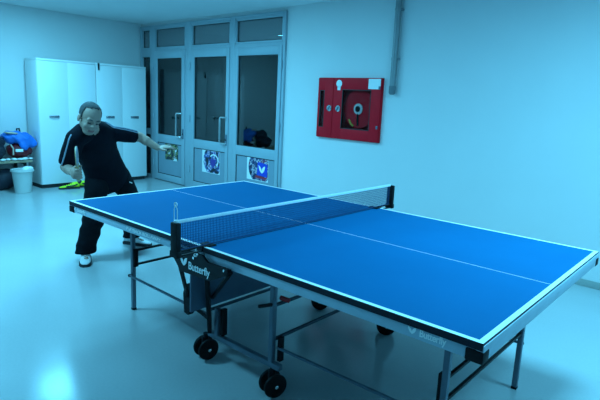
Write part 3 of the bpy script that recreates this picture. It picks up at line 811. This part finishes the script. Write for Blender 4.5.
k = MB()
oval(k, torso_secs())
k.cap(neck - sp.normalized()*.06, hp(0, -.025, -.05), .068, .058)
k.ell(hp(0, -.012, .035), (.076, .096, .084), HR, 24, 16)
k.ell(hp(0, .030, -.030), (.062, .062, .088), HR, 24, 16)
k.ell(hp(0, .042, -.088), (.046, .044, .034), HR, 18, 12)
k.cap(hp(-.040, .076, .022), hp(.040, .076, .022), .015, .015)
k.cap(hp(0, .088, .012), hp(0, .104, -.020), .009, .0125)
k.cap(hp(-.011, .092, -.024), hp(.011, .092, -.024), .009, .009)
k.cap(hp(-.020, .083, -.064), hp(.020, .083, -.064), .008, .008); k.cap(hp(-.015, .083, -.072), hp(.015, .083, -.072), .008, .008)
for s in (-1, 1):
    k.ell(hp(s*.080, -.008, -.012), (.011, .020, .033), HR, 14, 10)
    k.ell(hp(s*.032, .070, -.006), (.016, .016, .012), HR, 12, 10)
    k.ell(hp(s*.040, .058, -.035), (.022, .025, .022), HR, 12, 10)
chain(k, [neck.lerp(RSH, .35), RSH, REL, RWR], [.066, .060, .043, .028]); chain(k, [neck.lerp(LSH, .35), LSH, LEL, LWR], [.066, .060, .043, .028])
chain(k, [REL, REL.lerp(RWR, .35)], [.042, .044]); chain(k, [LEL, LEL.lerp(LWR, .35)], [.041, .043])
chain(k, [RHIP, RKN, RAN], [.082, .056, .038]); chain(k, [LHIP, LKN, LAN], [.082, .056, .038])
for an, a in ((RAN, -.40), (LAN, .45)):
    d = V((math.cos(a), math.sin(a), 0)); chain(k, [an + V((0, 0, -.03)) - d*.03, an + d*.12 + V((0, 0, -.05))], [.030, .024])
hand_grip(k, RWR, rax, RC, .0145, (RC-RWR) + V((.02, 0, 0)))
chain(k, [REL.lerp(RWR, .8), RWR, RWR.lerp(RC, .6)], [.031, .028, .026])
hand_open(k, LWR, V((.30, .42, .06)), (.2, -.2, 1), 1)
body = pobj(k, 'body', [M['skin'], M['lip'], M['eye']], voxel=.0048, smooth=2)
for p_ in body.data.polygons:
    c = HR.transposed() @ (p_.center - HC)
    if c.y > .06:
        if abs(c.x) < .024 and -.078 < c.z < -.060: p_.material_index = 1
        for s in (-1, 1):
            if abs(c.x - s*.032) < .0125 and abs(c.z + .004) < .0055: p_.material_index = 2
# short grey hair, thin on top
k = MB(); k.ell(hp(0, -.014, .036), (.081, .100, .088), HR, 40, 26)
for v in list(k.bm.verts):
    c = HR.transposed() @ (v.co - HC)
    if c.z < -.055 or (c.y > .022 and c.z < .096) or (c.y > .046) or (abs(c.x) > .055 and c.z < -.0 and c.y > .005): k.bm.verts.remove(v)
for v in k.bm.verts: v.co += V((random.uniform(-1, 1), random.uniform(-1, 1), random.uniform(-1, 1)))*.0016
hair = pobj(k, 'hair', M['hair'])
md = hair.modifiers.new('thick', 'SOLIDIFY'); md.thickness = .010; md.offset = -1
hair['label'] = 'short grey hair'
for s in (-1, 1):
    k = MB(); k.tube([hp(s*.014, .092, .024), hp(s*.032, .091, .030), hp(s*.050, .080, .024)], [.003, .0042, .003], 8); pobj(k, 'eyebrow', M['hair'])

# shirt: torso shell and short sleeves, fused
k = MB()
secs = torso_secs(.014)
secs[0] = (hipc.lerp(neck, -.11), .184, .142, lat_h, sp)
secs[1] = (hipc.lerp(neck, .05), .185, .142, lat_h, sp)
secs[-1] = (hipc.lerp(neck, .965), .088, .078, lat_s, sp)
oval(k, secs)
def sleeve(sh, el, t, r0, r1):
    chain(k, [neck.lerp(sh, .45), sh, sh.lerp(el, .5)], [.082, r0, r0*.97])
    d = (el-sh).normalized(); e = sh.lerp(el, t)
    u = d.cross(V((0, 0, 1) if abs(d.z) < .8 else (1, 0, 0))).normalized(); w = d.cross(u); n = 20
    k.rings([[c + (u*math.cos(2*PI*i/n) + w*math.sin(2*PI*i/n))*r for i in range(n)] for c, r in ((sh, r0*.98), (sh.lerp(el, .5), r0), (e, r1))])
sleeve(RSH, REL, .88, .075, .068); sleeve(LSH, LEL, .86, .064, .056)
shirt = pobj(k, 'shirt', M['shirt'], voxel=.009, smooth=3)
# pale piping over both shoulders and down the sleeves, collar edging
def on(sh, el, t, off): return sh.lerp(el, t) + V(off)
def hug(o, pts, n=26, lift=.001):
    out = []
    for i in range(n+1):
        u = i/n*(len(pts)-1); j = min(int(u), len(pts)-2); q = V(pts[j]).lerp(V(pts[j+1]), u-j)
        ok, loc, nor, _ = o.closest_point_on_mesh(q); out.append(loc + nor*lift)
    return out
k = MB(); k.tube(hug(shirt, [on(LSH, LEL, -.15, (.02, 0, .080)), on(LSH, LEL, .25, (.03, 0, .080)), on(LSH, LEL, .55, (.035, 0, .074)), on(LSH, LEL, .86, (.035, 0, .062))]), .006, 6); pp = pobj(k, 'piping', M['piping'], shirt); pp['label'] = 'pale blue piping'
k = MB(); k.tube(hug(shirt, [on(LSH, LEL, -.15, (.045, 0, .070)), on(LSH, LEL, .25, (.055, 0, .066)), on(LSH, LEL, .55, (.058, 0, .058)), on(LSH, LEL, .86, (.056, 0, .046))]), .005, 6); pp = pobj(k, 'piping', M['piping'], shirt); pp['label'] = 'pale blue piping'
k = MB(); k.tube(hug(shirt, [on(RSH, REL, -.05, (.045, -.062, .035)), on(RSH, REL, .25, (.045, -.070, .01)), on(RSH, REL, .6, (.045, -.066, 0)), on(RSH, REL, .88, (.040, -.062, 0))]), .006, 6); pp = pobj(k, 'piping', M['piping'], shirt); pp['label'] = 'pale blue piping'
k = MB(); ring = []
for i in range(25):
    a = 2*PI*i/24; c = hipc.lerp(neck, .975); l_ = lat_s.normalized(); u_ = sp.normalized(); f_ = u_.cross(l_)*-1
    f_ = l_.cross(u_)
    ring.append(c + l_*.083*math.cos(a) + f_*.073*math.sin(a) + u_*(.012 - .018*math.sin(a)))
k.tube(ring, .011, 8); pobj(k, 'collar', M['shirt'], shirt)

# trousers
k = MB()
oval(k, [(hipc.lerp(neck, -.10), .170, .130, lat_h, (.35, -.1, 1)), (hipc.lerp(neck, -.05), .180, .140, lat_h, (.45, -.2, 1)), (hipc.lerp(neck, .12), .170, .128, lat_h, sp)])
def trouser_leg(hip, kn, an, r):
    chain(k, [hip, hip.lerp(kn, .55), kn, kn.lerp(an, .5)], [r[0], r[1], r[2], r[3]], 20)
    n = 24; e = an + V((0, 0, -.015)); m_ = kn.lerp(an, .5); out = []
    for c, q in ((kn, r[2]*.98), (m_, r[3]), (kn.lerp(an, .8), r[4]), (e, r[5])):
        out.append([c + V((math.cos(2*PI*i/n)*q*1.05, math.sin(2*PI*i/n)*q, 0)) for i in range(n)])
    k.rings(out)
trouser_leg(RHIP, RKN, RAN, (.104, .096, .088, .085, .083, .088)); trouser_leg(LHIP, LKN, LAN, (.104, .094, .086, .083, .080, .084))
trous = pobj(k, 'trousers', M['trousers'], voxel=.010, smooth=3)
for v in trous.data.vertices:      # soft folds round knees and hems
    c = v.co; a = math.sin(c.z*48 + c.y*14 + c.x*9)*.5 + math.sin(c.z*83 - c.x*25)*.3
    v.co = c + v.normal*a*.007*(1 if c.z < .62 else .3)
ok, loc, nor, _ = trous.closest_point_on_mesh(V((-2.28, .285, .68)))
k = MB(); k.bar(loc + nor*.001 + V((0, -.014, .004)), loc + nor*.001 + V((0, .014, -.010)), .006, .008)
s_ = pobj(k, 'side_mark', M['line'], trous); s_['label'] = 'small white mark'
for an, a in ((RAN, -.50), (LAN, .50)):
    sh = make_shoe(P, 'shoe', M['shoe'], M['sole'], M['line'], V((an.x+.01, an.y, 0)) - PB, a)
    sh['label'] = 'white sports shoe with dark sole'

# racket
t = thing('racket', 'table tennis racket held upright in the man\'s right hand, seen edge-on', 'racket', RC)
Rm = Matrix((rw, rax, rn)).transposed()       # local: x across the blade, y up the handle, z normal
def rk(pts, z0, z1):
    b = MB(); b.rings([[Rm @ V((x, y, z0)) for x, y in pts], [Rm @ V((x, y, z1)) for x, y in pts]]); return b
bl = [(.075*math.cos(a)*1.0, .132+.080*math.sin(a)) for a in [2*PI*i/36 for i in range(36)]]
rk(bl, -.003, .003).obj('blade', M['racketwood'], t)
rub = [(x*.99, max(y, .066)) for x, y in bl]
rk(rub, .003, .0062).obj('rubber', M['rubbersheen'], t); o = rk(rub, -.0062, -.003).obj('rubber', M['rubberblack'], t); o['label'] = 'dark rubber face'
hd = [(-.016, -.052), (.016, -.052), (.013, .0), (.013, .05), (.024, .075), (-.024, .075), (-.013, .05), (-.013, .0)]
rk(hd, -.0115, .0115).obj('handle', M['racketwood'], t)

# ------------------------------------------------------------------ world, camera, view
w = bpy.data.worlds.new('night'); sc.world = w; w.use_nodes = True
w.node_tree.nodes['Background'].inputs[0].default_value = (.02, .05, .08, 1); w.node_tree.nodes['Background'].inputs[1].default_value = .3
cam = bpy.data.cameras.new('camera'); co = bpy.data.objects.new('camera', cam); COL.objects.link(co); sc.camera = co
f, rx, ry, rz = 518.312, .190920, .047178, 2.283962
F = V((math.cos(rz)*math.cos(rx), math.sin(rz)*math.cos(rx), -math.sin(rx)))
Rt = V((math.sin(rz), -math.cos(rz), 0)); Up = Rt.cross(F)
R2 = Rt*math.cos(ry) + Up*math.sin(ry); U2 = -Rt*math.sin(ry) + Up*math.cos(ry)
mw = Matrix((R2, U2, -F)).transposed().to_4x4(); mw.translation = V((1.8996, -2.2650, 1.4692)); co.matrix_world = mw
cam.sensor_width = 36; cam.lens = 36*f/600; cam.clip_start = .05
vs = sc.view_settings; vs.view_transform = 'Standard'; vs.look = 'None'; vs.exposure = 0.25; vs.gamma = 1.0; vs.use_curve_mapping = False
sc.cycles.use_denoising = True
sc.cycles.max_bounces = 10; sc.cycles.diffuse_bounces = 6; sc.cycles.sample_clamp_indirect = 6
